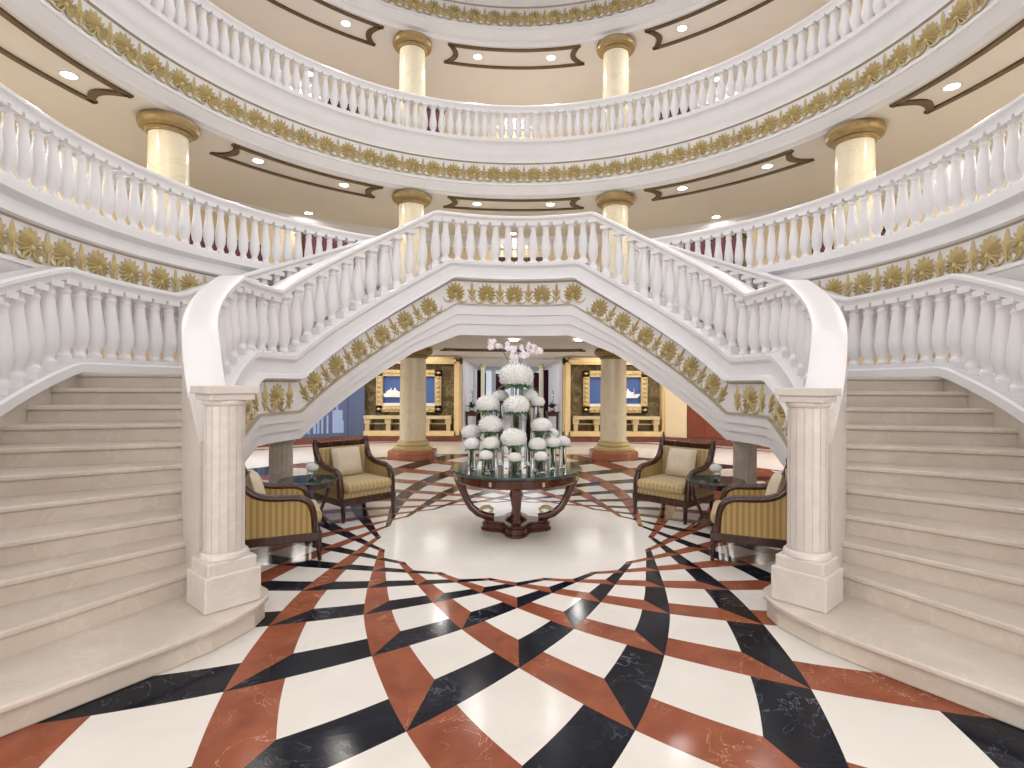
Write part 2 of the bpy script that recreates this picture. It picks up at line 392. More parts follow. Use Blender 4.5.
frieze('gilded shell frieze on the topmost ring at the top edge', 'gilded_frieze', 5.81, 6.725+dz3, [(180-4.6*9, 180+4.6*9)], 4.6, 'gilded gallery friezes', 1.0)

def gallery_balustrade(label, a, b, rc, top, foot, step, group):
    t = thing('gallery_balustrade', label, 'balustrade', (0, 0, 0), 0, group)
    MB().sweep(rail_prof(rc, .10, .14, top), arange(a, b, 2)).build('handrail', M['white_rail'], t)
    n = int(round((b-a)/step))
    for k in range(n): put_baluster(BAL_G, t, a+step*(k+.5), rc, foot, top-.13-foot)
    return t
gallery_balustrade('white balustrade of the first gallery curving above the left staircase', 62, 152, 5.51, 4.92, 3.98, 2.2, 'gallery balustrades')
gallery_balustrade('white balustrade of the first gallery curving above the right staircase', -152, -62, 5.51, 4.92, 3.98, 2.2, 'gallery balustrades')
gallery_balustrade('white balustrade of the upper gallery sweeping across the top of the atrium', 180-1.95*46, 180+1.95*46, 5.80, 8.28, 7.48, 1.95, 'gallery balustrades')

# ------------------------------------------------------------------ columns
def column(th, R, z0, z1, label, rad=.305, base=False, loc=None, group='gallery columns'):
    t = thing('column', label, 'column', loc or P(th, R, z0), 0, group)
    h = z1-z0; r = rad
    b0 = .42 if base else .12
    MB().lathe([(r*1.02, b0), (r, b0+.1), (r*.985, h*.6), (r*.96, h-.24)], 32).build('shaft', M['colm'], t)
    MB().lathe([(r*.97, h-.27), (r*1.04, h-.265), (r*1.04, h-.245), (r*1.10, h-.235), (r*1.14, h-.215), (r*1.10, h-.20), (r*1.22, h-.19), (r*1.40, h-.165), (r*1.48, h-.12), (r*1.48, h-.07), (r*1.40, h-.03), (r*1.32, h-.005), (r*1.3, h)], 32).build('capital', M['bronze'], t)
    if base:
        m = MB(); m.lathe([(.62, 0), (.62, .02), (.62, .16), (.59, .20), (.50, .205)], 8, rot=math.pi/8); m.build('plinth', M['redm'], t, True, 20)
        MB().lathe([(r*1.44, .19), (r*1.48, .23), (r*1.44, .275), (r*1.28, .29), (r*1.22, .31), (r*1.28, .335), (r*1.26, .36), (r*1.16, .375), (r*1.12, .40), (r*1.14, .42), (r*1.03, .44)], 32).build('base', M['gold'], t)
    else:
        MB().lathe([(r*1.35, 0), (r*1.35, .06), (r*1.2, .08), (r*1.15, .12), (r, .14)], 32).build('base', M['bronze'], t)
    return t
for s in (1, -1):
    column(s*157.8, 6.28, F1, C1, f'cream column with gilt capital on the first gallery, just {side(s)} of the centre bay')
    column(s*112.3, 6.28, F1, C1, f'thick cream column with gilt capital on the first gallery above the {side(s)} staircase')
    column(s*157.8, 6.28, F2, C2, f'cream column with gilt capital on the upper gallery, {side(s)} of the centre bay')
for x, lb in ((-2.48, 'left'), (2.51, 'right')):
    column(0, 0, 0, C0, f'cream ground floor column on red marble plinth in front of the {lb} display niche', .325, True, (x, 13.35, 0), 'ground floor columns')

# ------------------------------------------------------------------ ceiling frames and downlights
def ceiling_frame(c, half, r0, r1, z, label):
    m = MB(); w = .085
    def edge(rc, ww, a, b):
        m.sweep([(rc-ww/2, z-.035), (rc+ww/2, z-.035), (rc+ww/2, z), (rc-ww/2, z)], arange(a, b, 1.5))
    # long curved sides, flaring ends with a scooped outline
    edge(r0, w, c-half-.9, c+half+.9); edge(r1, w, c-half-.9, c+half+.9)
    for sg in (-1, 1):
        pts = []
        for k in range(9):
            u = k/8; rr = r0+(r1-r0)*u; bow = math.sin(math.pi*u)*1.5
            pts.append((rr, c+sg*(half+.9-bow)))
        for k in range(8):
            (ra, ta), (rb, tb) = pts[k], pts[k+1]; g = sg*1.15
            A = [P(ta, ra, z), P(tb, rb, z), P(tb-g, rb, z), P(ta-g, ra, z)]; B = [p-Vector((0, 0, .035)) for p in A]
            m.add(A+B, [(0, 1, 2, 3), (7, 6, 5, 4), (0, 4, 5, 1), (1, 5, 6, 2), (2, 6, 7, 3), (3, 7, 4, 0)])
    o = m.build('ceiling_frame', M['dkbronze'], None, False)
    return tag(o, label, 'ceiling moulding', 'bronze ceiling frames')
for nm, z in (('first', C1), ('upper', C2)):
    for c, wh in ((180, 'centre bay'), (136.5, 'left bay beside the centre'), (-136.5, 'right bay beside the centre'), (90.5, 'far left bay'), (-90.5, 'far right bay')):
        if z == C2 and abs(c) < 100: continue
        ceiling_frame(c, 13.9 if c == 180 else 13.8, 6.09, 6.80, z, f'long dark bronze ceiling frame over the {nm} gallery, {wh}')
ceiling_frame(180, 13.6, 7.0, 7.6, C0, 'long bronze ceiling frame over the ground floor behind the bridge')

def downlight(th, r, z, label, watts=22, seen=True):
    t = thing('downlight', label, 'ceiling light', P(th, r, z), 0, 'recessed ceiling downlights')
    MB().lathe([(.095, -.012), (.118, -.014), (.124, -.004), (.124, 0), (.092, 0)], 20, cap=False).build('trim_ring', M['chrome'], t)
    MB().lathe([(.095, -.010), (.095, -.002)], 20).build('lamp', M['lamp'], t)
    ld = bpy.data.lights.new('downlight_beam', 'AREA'); ld.shape = 'DISK'; ld.size = .15; ld.energy = watts; ld.color = (1, .96, .90)
    lo = bpy.data.objects.new('downlight_beam', ld); COL.objects.link(lo); lo.parent = t; lo.location = (0, 0, -.03)
    return t
G1, GU, G0, GB = 34, 58, 11, 14
for s in (1, -1):
    d = side(s)
    downlight(s*172.0, 6.43, C1, f'downlight in the centre bay frame of the first gallery, {d} one of two', G1)
    downlight(s*144.2, 6.42, C1, f'round downlight of the first gallery {d} bay frame, nearer the centre', G1)
    downlight(s*128.0, 6.42, C1, f'round downlight of the first gallery {d} bay frame, farther from the centre', G1)
    downlight(s*99.3, 6.46, C1, f'large bright downlight in the far {d} bay of the first gallery ceiling', G1)
    downlight(s*143.8, 8.95, C1, f'downlight near the back wall of the first gallery, {d} side', GB)
    downlight(s*172.0, 6.43, C2, f'downlight in the centre bay frame of the upper gallery, {d} one of two', GU)
    downlight(s*144.4, 6.42, C2, f'round downlight in the {d} bay frame of the upper gallery ceiling', GU)
    downlight(s*143.8, 8.9, C2, f'downlight near the back wall of the upper gallery, {d} side', GB)
for s in (1, -1):
    d = side(s)
    downlight(s*113, 8.9, C1, f'downlight near the back wall of the first gallery, above the {d} staircase', GB)
    downlight(s*113, 8.9, C2, f'downlight near the back wall of the upper gallery, far {d} bay', GB)
downlight(180, 8.95, C1, 'downlight near the back wall seen between the bridge balusters', GB)
downlight(180, 8.9, C2, 'downlight near the back wall seen through the middle of the upper balustrade', GB)
downlight(159.5, 4.0, C0, 'downlight under the bridge, left one of three', G0)
downlight(180, 4.1, C0, 'downlight under the bridge, middle one of three', G0)
downlight(-162, 4.2, C0, 'downlight under the bridge, right one of three', G0)

# ------------------------------------------------------------------ staircases
IN_A = {1: 34.3, 2: 47, 3: 50.8, 4: 55, 5: 59.9, 6: 64.5, 7: 68.9, 8: 73.2, 9: 77.5, 10: 81.8, 11: 86.1}
OUT_A = {1: 34.3, 2: 40, 3: 46.5, 4: 51, 5: 56.2, 6: 62, 7: 68.5, 8: 73.0, 9: 77.4, 10: 81.7, 11: 86.0}
RI, RO = 3.50, 5.20
def seg_poly(i0, o0, i1, o1, n=5):
    inner = [P(i0+(i1-i0)*k/n, RI) for k in range(n+1)]; outer = [P(o0+(o1-o0)*k/n, RO) for k in range(n+1)]
    return [(p.x, p.y) for p in inner+outer[::-1]]
def shift(poly_front, d):   # not used for copies, kept for nosing maths
    return poly_front
def tread(name, s, i0, o0, i1, o1, z, par, base, n=5):
    m = MB()
    m.prism(seg_poly(s*(i0+.5), s*(o0+.35), s*(i1+.6), s*(o1+.6), n), base, z-.045)
    m.prism(seg_poly(s*i0, s*o0, s*(i1+.6), s*(o1+.6), n), z-.045, z)
    return m.build(name, M['stair'], par, False, bevel=.012)
def staircase(s):
    d = side(s)
    t = thing('staircase', f'{d} beige marble staircase curving up from the hall to the bridge', 'staircase', (0, 0, 0), 0, 'curved twin staircases')
    # first step with its rounded end under the newel
    pl = [(34.3, 5.3), (34.3, 4.6), (34.3, 3.9), (34.5, 3.66), (35.2, 3.48), (36.6, 3.28), (38.6, 3.14), (41, 3.08), (44, 3.08), (47, 3.14), (49, 3.22), (50, 3.4), (50, 5.3)]
    def pp(off): return [tuple(P(s*(a+(off*20 if a < 36 else off*6)), r+(off if r < 3.5 else 0)).xy) for a, r in pl]
    m = MB(); m.prism(pp(.025), 0, H-.04); m.prism(pp(0), H-.04, H)
    m.build('step', M['stair'], t, False, bevel=.012)
    for k in range(2, 11):
        tread('step', s, IN_A[k], OUT_A[k], IN_A[k+1], OUT_A[k+1], k*H, t, (k-1)*H-.02)
    tread('landing', s, 86.1, 86.0, 106, 106, 11*H, t, 10*H-.02, 10)
    for k in range(1, 11):
        a = 106+4.85*(k-1); tread('step', s, a, a, a+4.85, a+4.85, LAND+k*(F1-LAND)/11, t, LAND+(k-1)*(F1-LAND)/11-.02, 3)
    # soffit and inner string with its mouldings
    ths = [s*a for a in arange(50, 155.6, 1.2)]
    st = MB()
    strp = [(3.52, .28), (3.22, .28), (3.17, .265), (3.17, .215), (3.22, .17), (3.21, .02), (3.13, -.005), (3.11, -.05), (3.17, -.075), (3.20, -.09),
            (3.22, -.10), (3.22, -.50), (3.18, -.505), (3.18, -.53), (3.20, -.535), (3.20, -.70), (3.225, -.705), (3.225, -.87), (3.25, -.875), (3.25, -1.07), (3.52, -1.07)]
    mi = [0]*len(strp); mi[9] = 1; mi[8] = 1; mi[11] = 1; mi[12] = 1
    so = st.sweep(strp, ths, lambda a, dz: max(Lin(a, dz), 0.0), mi).build('string', [M['white'], M['fillet']], t, True, 30)
    MB().sweep([(3.50, -.9), (3.50, -1.06), (5.2, -1.06), (5.2, -.9)], ths, lambda a, dz: max(Lin(a, dz), 0.02)).build('soffit', M['white'], t)
    # outer string: marble skirting topped with a white curb
    th2 = [s*a for a in arange(36, 152, 2)]
    vs = MB(); vs.sweep([(5.16, -.4), (5.16, .02), (5.30, .02), (5.30, -.4)], th2, lambda a, dz: max(Lout(a, dz), 0) if dz > 0 else max(0, Lout(a, dz)-.45)).build('skirting', M['stair'], t)
    MB().sweep([(5.07, .0), (5.07, .10), (5.10, .14), (5.32, .14), (5.34, .10), (5.34, 0)], th2, lambda a, dz: max(Lout(a, dz), .0)+.005).build('outer_curb', M['white'], t)
    # gilded ornaments on the string
    def zc(a): return Lin(a, -.30)
    fr = 3.215
    th = 98.9
    ornament('shell_ornament', SHELL, so, s*th, fr, zc(th), 0, .98)
    for q in (-5.0, 5.0): ornament('leaf_spray', SPRAY, so, s*(th+q), fr, zc(th+q), 0, .98)
    for a in (75.5, 85.4): ornament('shell_ornament', SHELL, so, s*a, fr, zc(a), s*.5, .85)
    for a in (80.5, 89.4): ornament('leaf_spray', SPRAY, so, s*a, fr, zc(a), s*.5, .85)
    sl = (F1-LAND)/(R_(159.8-107))/3.2
    for k in range(6):
        a = 113.1+7.75*k
        ornament('shell_ornament', SHELL, so, s*a, fr, zc(a), s*sl, .92)
    for k in range(6):
        a = 109.3+7.75*k; ornament('leaf_spray', SPRAY, so, s*a, fr, zc(a), s*sl, .92)
    # inner balustrade ---------------------------------------------------
    b = thing('stair_balustrade', f'white balustrade on the inner side of the {d} staircase between newel and bridge', 'balustrade', (0, 0, 0), 0, 'staircase balustrades')
    def zrail(a, dz):
        a = abs(a)
        if a < 58: return max(2.33 - .065*(58-a), .75) + dz
        if a < 85: return 3.12 - .0293*(85-a) + dz
        return max(Lin(a, 1.16+dz), 3.12+dz) if a < 101 else Lin(a, 1.16+dz)
    MB().sweep(rail_prof(3.39, .145, .13), [s*a for a in arange(49.5, 155, 1.5)], zrail).build('handrail', M['white_rail'], b)
    MB().sweep([(3.53, 0), (3.25, 0), (3.25, 1), (3.53, 1)], [s*a for a in arange(44, 59.5, 1.5)], lambda a, dz: zrail(a, -.03) if dz else H).build('end_panel', M['newel'], b)
    a = 63.5
    while a < 155.5:
        z0 = Lin(a, .28); put_baluster(BAL_IN, b, s*a, 3.36, z0, zrail(a, -.125)-z0); a += 4.15
    # outer balustrade ----------------------------------------------------
    b = thing('stair_balustrade', f'white balustrade on the outer side of the {d} staircase below the gallery frieze', 'balustrade', (0, 0, 0), 0, 'staircase balustrades')
    def zr2(a, dz): return Lout(a, 1.20+dz)
    MB().sweep(rail_prof(5.205, .125, .14), [s*a for a in arange(38, 152, 2)], zr2).build('handrail', M['white_rail'], b)
    a = 39.2
    while a < 151:
        z0 = Lout(a, .14); put_baluster(BAL_OUT, b, s*a, 5.205, z0, zr2(a, -.13)-z0); a += 2.68
    # newel post ---------------------------------------------------------
    o = P(s*41.2, 3.41, H)
    n = thing('newel_post', f'stout pale marble newel pillar at the foot of the {d} staircase', 'newel post', o, -R_(s*41.2), 'newel pillars')
    m = MB(); m.box((0, 0, .13), (.37, .40, .26)); m.box((0, 0, .30), (.33, .35, .10)); m.build('plinth', M['newel'], n, False, bevel=.012)
    m = MB(); m.lathe([(.165, .34), (.172, .36), (.165, .385), (.15, .40)], 24)
    m.lathe([(.137, .38), (.137, 1.52)], 16, rot=math.pi/16)
    for k in range(16):
        an = 2*math.pi*k/16; m.box((.134*math.cos(an), .134*math.sin(an), .95), (.012, .046, 1.08), rz=an)
    m.build('shaft', M['newel'], n, False)
    m = MB(); m.lathe([(.138, 1.49), (.155, 1.51), (.155, 1.53), (.145, 1.54)], 24); m.box((0, 0, 1.56), (.315, .315, .05)); m.box((0, 0, 1.615), (.365, .365, .06)); m.build('capital', M['newel'], n, False, bevel=.008)
    # short support column under the landing
    c = thing('support_column', f'short grey marble column propping the landing of the {d} staircase', 'column', P(s*109, 3.60, 0), 0, 'landing support columns')
    q = MB(); fl = []
    for k in range(32):
        an = 2*math.pi*k/32; rr = .165 if k % 2 else .156; fl.append((rr*math.cos(an), rr*math.sin(an)))
    q.prism(fl, .1, 1.0); q.build('shaft', M['grey'], c, False)
    MB().lathe([(.165, .96), (.19, .99), (.19, 1.07)], 28).build('capital', M['grey'], c)
    MB().lathe([(.22, 0), (.22, .06), (.19, .08), (.165, .12)], 28).build('base', M['grey'], c)
for s in (1, -1): staircase(s)

# bridge between the two flights
br = thing('stair_bridge', 'white bridge joining both staircases over the hall', 'bridge')
bt = arange(155.5, 204.5, 1.4)
strp = [(3.52, .28), (3.22, .28), (3.17, .265), (3.17, .215), (3.22, .17), (3.21, .02), (3.13, -.005), (3.11, -.05), (3.17, -.075), (3.20, -.09),
        (3.22, -.10), (3.22, -.50), (3.18, -.505), (3.18, -.53), (3.20, -.535), (3.20, -.70), (3.225, -.705), (3.225, -.87), (3.25, -.875), (3.25, -1.07), (3.52, -1.07)]
mi = [0]*len(strp); mi[9] = 1; mi[8] = 1; mi[11] = 1; mi[12] = 1
bs = MB().sweep(strp, bt, Lin, mi).build('fascia', [M['white'], M['fillet']], br, True, 30)
MB().sweep([(3.5, F1-1.06), (3.5, F1), (5.72, F1), (5.72, F1-1.06)], arange(154.2, 205.8, 2), mi=0).build('deck', M['ceil'], br, False)
for a in (-19.4, -9.1, 0, 9.1, 19.4): ornament('shell_ornament', SHELL, bs, 180+a, 3.215, F1-.30, 0, .98)
for a in (-13.9, -4.7, 4.7, 13.9): ornament('leaf_spray', SPRAY, bs, 180+a, 3.215, F1-.30, 0, .98)
b = thing('bridge_balustrade', 'white balustrade along the bridge at the top of both flights', 'balustrade', (0, 0, 0), 0, 'staircase balustrades')
MB().sweep(rail_prof(3.39, .145, .13), arange(155, 205, 1.5), lambda a, dz: Lin(a, 1.16+dz)).build('handrail', M['white_rail'], b)
for k in range(-6, 6): put_baluster(BAL_IN, b, 180+4.0*(k+.5), 3.36, F1+.28, .755)

# ------------------------------------------------------------------ back of the hall
def niche(s):
    d = side(s); x0, x1 = (1.6, 5.0); xc = s*-(x0+x1)/2; y = 17.0
    t = thing('display_niche', f'honey marble framed wall niche with dark onyx back on the {d} of the passage', 'wall niche', (xc, y, 0), 0, 'honey marble wall niches')
    w = x1-x0; fw = .24; m = MB()
    for xx in (-w/2+fw/2, w/2-fw/2): m.box((xx, .1, 1.42), (fw, .34, 2.5)); m.box((xx*1.0, -.09, 1.42), (fw*.5, .06, 2.44))
    m.box((0, .1, 2.56), (w, .34, .22)); m.box((0, .1, .25), (w, .34, .16)); m.box((0, -.09, 2.56), (w-.12, .06, .1))
    m.build('surround', M['goldmarble'], t, False, bevel=.01)
    MB().box((0, .30, 1.4), (w-.3, .06, 2.3)).build('back_panel', M['onyx'], t, False)
    MB().box((0, .1, .085), (w, .38, .17)).build('skirting', M['redbase'], t, False)
    # framed lit showcase
    f = thing('showcase', f'gilt framed lit blue showcase hanging in the {d} niche', 'showcase', (xc, y+.2, 1.59), 0, 'gilt framed showcases')
    W, Hh, bw = 2.06, 1.34, .20; m = MB()
    for sx in (-1, 1): m.box((sx*(W/2-bw/2), -.02, 0), (bw, .16, Hh)); 
    for sz in (-1, 1): m.box((0, -.02, sz*(Hh/2-bw/2)), (W, .16, bw))
    nx = 13
    for k in range(nx):
        for sz in (-1, 1):
            for e in (m,): e.lathe([(.0, -.05), (.055, -.03), (.07, 0), (.055, .03), (0, .05)], 8, (-W/2+.08+(W-.16)*k/(nx-1), -.10, sz*(Hh/2-.09)), cap=False)
    for k in range(1, 8):
        for sx in (-1, 1): m.lathe([(.0, -.05), (.055, -.03), (.07, 0), (.055, .03), (0, .05)], 8, (sx*(W/2-.09), -.10, -Hh/2+.09+(Hh-.18)*k/8), cap=False)
    m.build('frame', M['palegold'], f, True, 40)
    MB().box((0, .06, 0), (W-.36, .02, Hh-.36)).build('backdrop', M['blueback'], f, False)
    MB().box((0, .02, -Hh/2+.24), (W-.4, .10, .08)).build('sea_base', M['shipwhite'], f, False)
    # model ship inside
    sh = thing('model_ship', f'white model ship inside the {d} showcase', 'model ship', (-3.74 if s > 0 else 3.70, y+.14, 1.44), 0, 'model ships')
    MB().extrude([(-.38, .07), (-.33, -.05), (.30, -.05), (.42, .09), (.2, .06)], 1, -.04, .04).build('hull', M['shipwhite'], sh, False)
    m = MB(); m.box((-.05, 0, .10), (.46, .05, .07)); m.box((-.07, 0, .155), (.30, .045, .045)); m.box((.0, 0, .20), (.045, .04, .09), mat=Matrix.Rotation(.15, 3, 'Y')); m.box((-.13, 0, .20), (.04, .04, .08), mat=Matrix.Rotation(.15, 3, 'Y')); m.tube([(.2, 0, .08), (.2, 0, .26)], .008, 6)
    m.build('superstructure', M['shipwhite'], sh, False)
    # console table below
    c = thing('console_table', f'beige stone console table under the {d} showcase', 'console table', (xc, y+.02, .33), 0, 'stone console tables')
    m = MB(); m.box((0, .05, .43), (2.75, .38, .10)); m.build('top', M['beigestone'], c, False, bevel=.01)
    for q in (-1.28, -.62, .62, 1.28): 
        m = MB(); m.box((q, .05, .30), (.20, .26, .16)); m.box((q, .05, .12), (.13, .2, .24)); m.build('leg', M['beigestone'], c, False, bevel=.01)
    for zz in (.22,): MB().box((0, .12, zz), (2.5, .04, .04)).build('stretcher', M['beigestone'], c, False)
    # light on the showcase
    ld = bpy.data.lights.new('picture_light', 'AREA'); ld.shape = 'RECTANGLE'; ld.size = 2.0; ld.size_y = .15; ld.energy = 14; ld.color = (1, .85, .62)
    lo = bpy.data.objects.new('picture_light', ld); COL.objects.link(lo); lo.location = (xc, y-.6, C0-.03); lo.rotation_euler = (R_(25), 0, 0)
for s in (1, -1): niche(s)

# left: blue glazing, right: cream pier and wood panelling (curved wall)
m = MB(); m.sweep([(11.25, .17), (11.25, C0), (11.4, C0), (11.4, .17)], arange(137, 155.6, 2)); gl = struct(m.build('window_1', M['blueglass']))
m = MB()
for a in (137.2, 146, 153.3): m.sweep([(11.19, .17), (11.19, C0), (11.26, C0), (11.26, .17)], [a-.18, a+.18])
m.sweep([(11.2, 2.02), (11.2, 2.06), (11.26, 2.06), (11.26, 2.02)], arange(137, 153.5, 2))
fr = m.build('window_frame', M['blueglass'], gl); 
et = MB(); rr = random.Random(3)
a = 138.0
while a < 153:
    hgt = rr.choice([.12, .2, .3, .18, .42, .26]); wd = rr.uniform(.15, .45)
    et.sweep([(11.235, .30), (11.235, .55+hgt), (11.25, .55+hgt), (11.25, .30)], [a, a+wd]); a += wd+rr.uniform(.15, .7)
et.sweep([(11.235, .30), (11.235, 1.35), (11.25, 1.35), (11.25, .30)], [151.2, 151.5])
et.sweep([(11.235, .30), (11.235, 1.0), (11.25, 1.0), (11.25, .30)], [150.7, 152.2])
et.build('etched_skyline', M['etch'], gl)
struct(MB().sweep([(11.2, 0), (11.2, .18), (11.5, .18), (11.5, 0)], arange(137, 155.6, 2)).build('baseboard_left', M['redbase']))
struct(MB().sweep([(11.2, 0), (11.2, C0), (11.5, C0), (11.5, 0)], arange(-154.5, -151.2, 1)).build('wall_right', M['wall']))
m = MB(); m.sweep([(11.24, .18), (11.24, C0), (11.5, C0), (11.5, .18)], arange(-151.2, -137, 2))
for k in range(5):
    a = -151.2+2.85*k; m.sweep([(11.22, .2), (11.22, C0), (11.25, C0), (11.25, .2)], [a+.25, a+2.65])
struct(m.build('wall_panelling', M['panelwood'], None, False))
struct(MB().sweep([(11.16, 0), (11.16, .18), (11.5, .18), (11.5, 0)], arange(-155.2, -137, 2)).build('baseboard_right', M['redbase']))

# passage between the niches
m = MB()
for sx in (-1, 1):
    m.box((sx*1.66, 21.6, 1.36), (.12, 9.2, 2.72))
struct(m.build('wall_passage', M['white'], None, False))
def wall_far():
    struct(MB().box((0, 26.2, 1.36), (3.4, .12, 2.72)).build('wall_far', M['white'], None, False))
wall_far()
for k, (xx, ww) in enumerate(((-1.12, .26), (.62, .56), (1.35, .2), (-.62, .3), (-.05, .5))):
    w = struct(MB().box((xx, 26.12, 1.45), (ww, .04, 2.0)).build(f'window_{k+2}', M['daywin'], None, False))
def drape(x, y, w, z0, z1, label):
    m = MB(); pts = []; n = 18
    for k in range(n+1): pts.append((x-w/2+w*k/n, y+.035*math.sin(k*2.1)))
    poly = pts+[(a, b+.03) for a, b in pts[::-1]]
    m.prism(poly, z0, z1); return tag(m.build('curtain', M['maroon'], None, True, 80), label, 'curtain', 'maroon passage curtains')
drape(-1.34, 25.9, .20, .1, 2.35, 'maroon curtain at the far end of the passage, left of the first window')
drape(-.55, 25.6, .42, .1, 2.3, 'maroon curtain showing left of the orchid vase in the passage')
drape(.22, 25.6, .30, .1, 2.3, 'maroon curtain showing right of the orchid vase in the passage')
drape(1.20, 25.4, .34, .1, 2.35, 'maroon curtain on the right side of the passage')
drape(-1.36, 23.0, .26, .1, 2.4, 'narrow maroon curtain on the left passage wall behind the plant')
drape(1.40, 22.0, .20, .1, 2.4, 'narrow maroon curtain on the right passage wall behind the plant')
for sx, d in ((-1, 'left'), (1, 'right')):
    t = thing('pilaster', f'cream pilaster standing on the {d} side of the passage', 'pilaster', (sx*1.22, 22.5, 0), 0, 'passage pilasters')
    MB().box((0, 0, 1.3), (.16, .2, 2.5)).build('shaft', M['colm'], t, False, bevel=.01)
    MB().box((0, 0, .1), (.22, .26, .2)).build('base', M['redm'], t, False, bevel=.01)
    MB().box((0, 0, 2.6), (.22, .26, .2)).build('capital', M['gold'], t, False, bevel=.01)
    # pedestal with potted plant
    px = sx*1.38; py = 18.4
    t = thing('pedestal_table', f'dark wood pedestal table on the {d} side of the passage', 'pedestal table', (px, py, 0), 0, 'passage pedestals')
    MB().box((0, 0, .86), (.44, .44, .05)).build('top', M['mahog_red'], t, False, bevel=.01)
    MB().box((0, 0, .78), (.38, .38, .10)).build('apron', M['mahog_red'], t, False)
    for a, b_ in ((-1, -1), (1, -1), (1, 1), (-1, 1)): MB().box((a*.17, b_*.17, .38), (.045, .045, .76)).build('leg', M['mahog_red'], t, False)
    MB().box((0, 0, .16), (.36, .36, .03)).build('shelf', M['mahog_red'], t, False)
    t = thing('potted_plant', f'potted plant with dark leaves and white orchids on the {d} pedestal', 'plant', (px, py, .885), 0, 'passage plants')
    MB().lathe([(.06, 0), (.10, .03), (.11, .12), (.09, .14)], 16).build('pot', M['silver'], t)
    m = MB(); rr = random.Random(5+sx)
    for k in range(34):
        an = rr.uniform(0, 6.28); el = rr.uniform(.2, 1.2); ln = rr.uniform(.12, .26)
        p0 = Vector((0, 0, .12)); p1 = p0+Vector((math.cos(an)*math.cos(el), math.sin(an)*math.cos(el), math.sin(el)))*ln
        q = Vector((-math.sin(an), math.cos(an), 0))*.035; mid = p0.lerp(p1, .6)+Vector((0, 0, .03))
        m.add([p0, mid-q, p1, mid+q], [(0, 1, 2, 3)])
    m.build('leaves', M['leaf'], t)
    m = MB(); m.tube([(0, 0, .1), (.02, 0, .4), (.04, 0, .62), (-.02, -.02, .75)], .012, 6); m.build('stem', M['stem'], t)
    m = MB()
    for k in range(9): m.lathe([(0, -.02), (.045, 0), (0, .03)], 6, (rr.uniform(-.07, .09), rr.uniform(-.05, .05), rr.uniform(.42, .74)), cap=False)
    m.build('blossoms', M['orchid'], t)

# ------------------------------------------------------------------ furniture on the galleries
def cabinet(th, r, z, w, h, label):
    t = thing('cabinet', label, 'cabinet', P(th, r, z), R_(180-th), 'gallery cabinets')
    m = MB(); m.box((0, 0, h/2), (w, .45, h)); m.box((0, 0, h-.02), (w+.08, .52, .06)); m.box((0, 0, .05), (w+.06, .5, .1)); m.build('carcass', M['mahog'], t, False, bevel=.008)
    for sx in (-1, 1):
        d = MB().box((sx*w/4, -.235, h/2), (w/2-.05, .03, h-.25)).build('door', M['maroon'], t, False, bevel=.006)
        MB().lathe([(0, 0), (.02, .005), (.02, .03), (0, .035)], 10, (sx*.04, -.26, h/2)).build('knob', M['bronze'], d)
    return t
cabinet(143.5, 7.3, F1, 1.25, 1.45, 'dark maroon cabinet behind the first gallery balustrade, left of the bridge')
cabinet(-140.5, 7.3, F1, 1.3, 1.42, 'dark maroon cabinet behind the first gallery balustrade, right of the bridge')
cabinet(181.5, 7.75, F1, 1.15, 1.38, 'dark maroon cabinet seen low between the bridge balusters')
cabinet(126.5, 7.4, F1, 1.6, .95, 'low dark cabinet behind the first gallery balustrade above the left landing')
cabinet(-119, 7.4, F1, 1.2, .95, 'low dark cabinet behind the first gallery balustrade above the right landing')
cabinet(163.2, 7.2, F2, .55, 1.36, 'narrow maroon cabinet behind the upper balustrade next to the left column')
cabinet(146, 7.3, F2, .7, 1.0, 'low dark cabinet behind the upper balustrade, left bay')
cabinet(-148, 7.3, F2, .7, 1.0, 'low dark cabinet behind the upper balustrade, right bay')

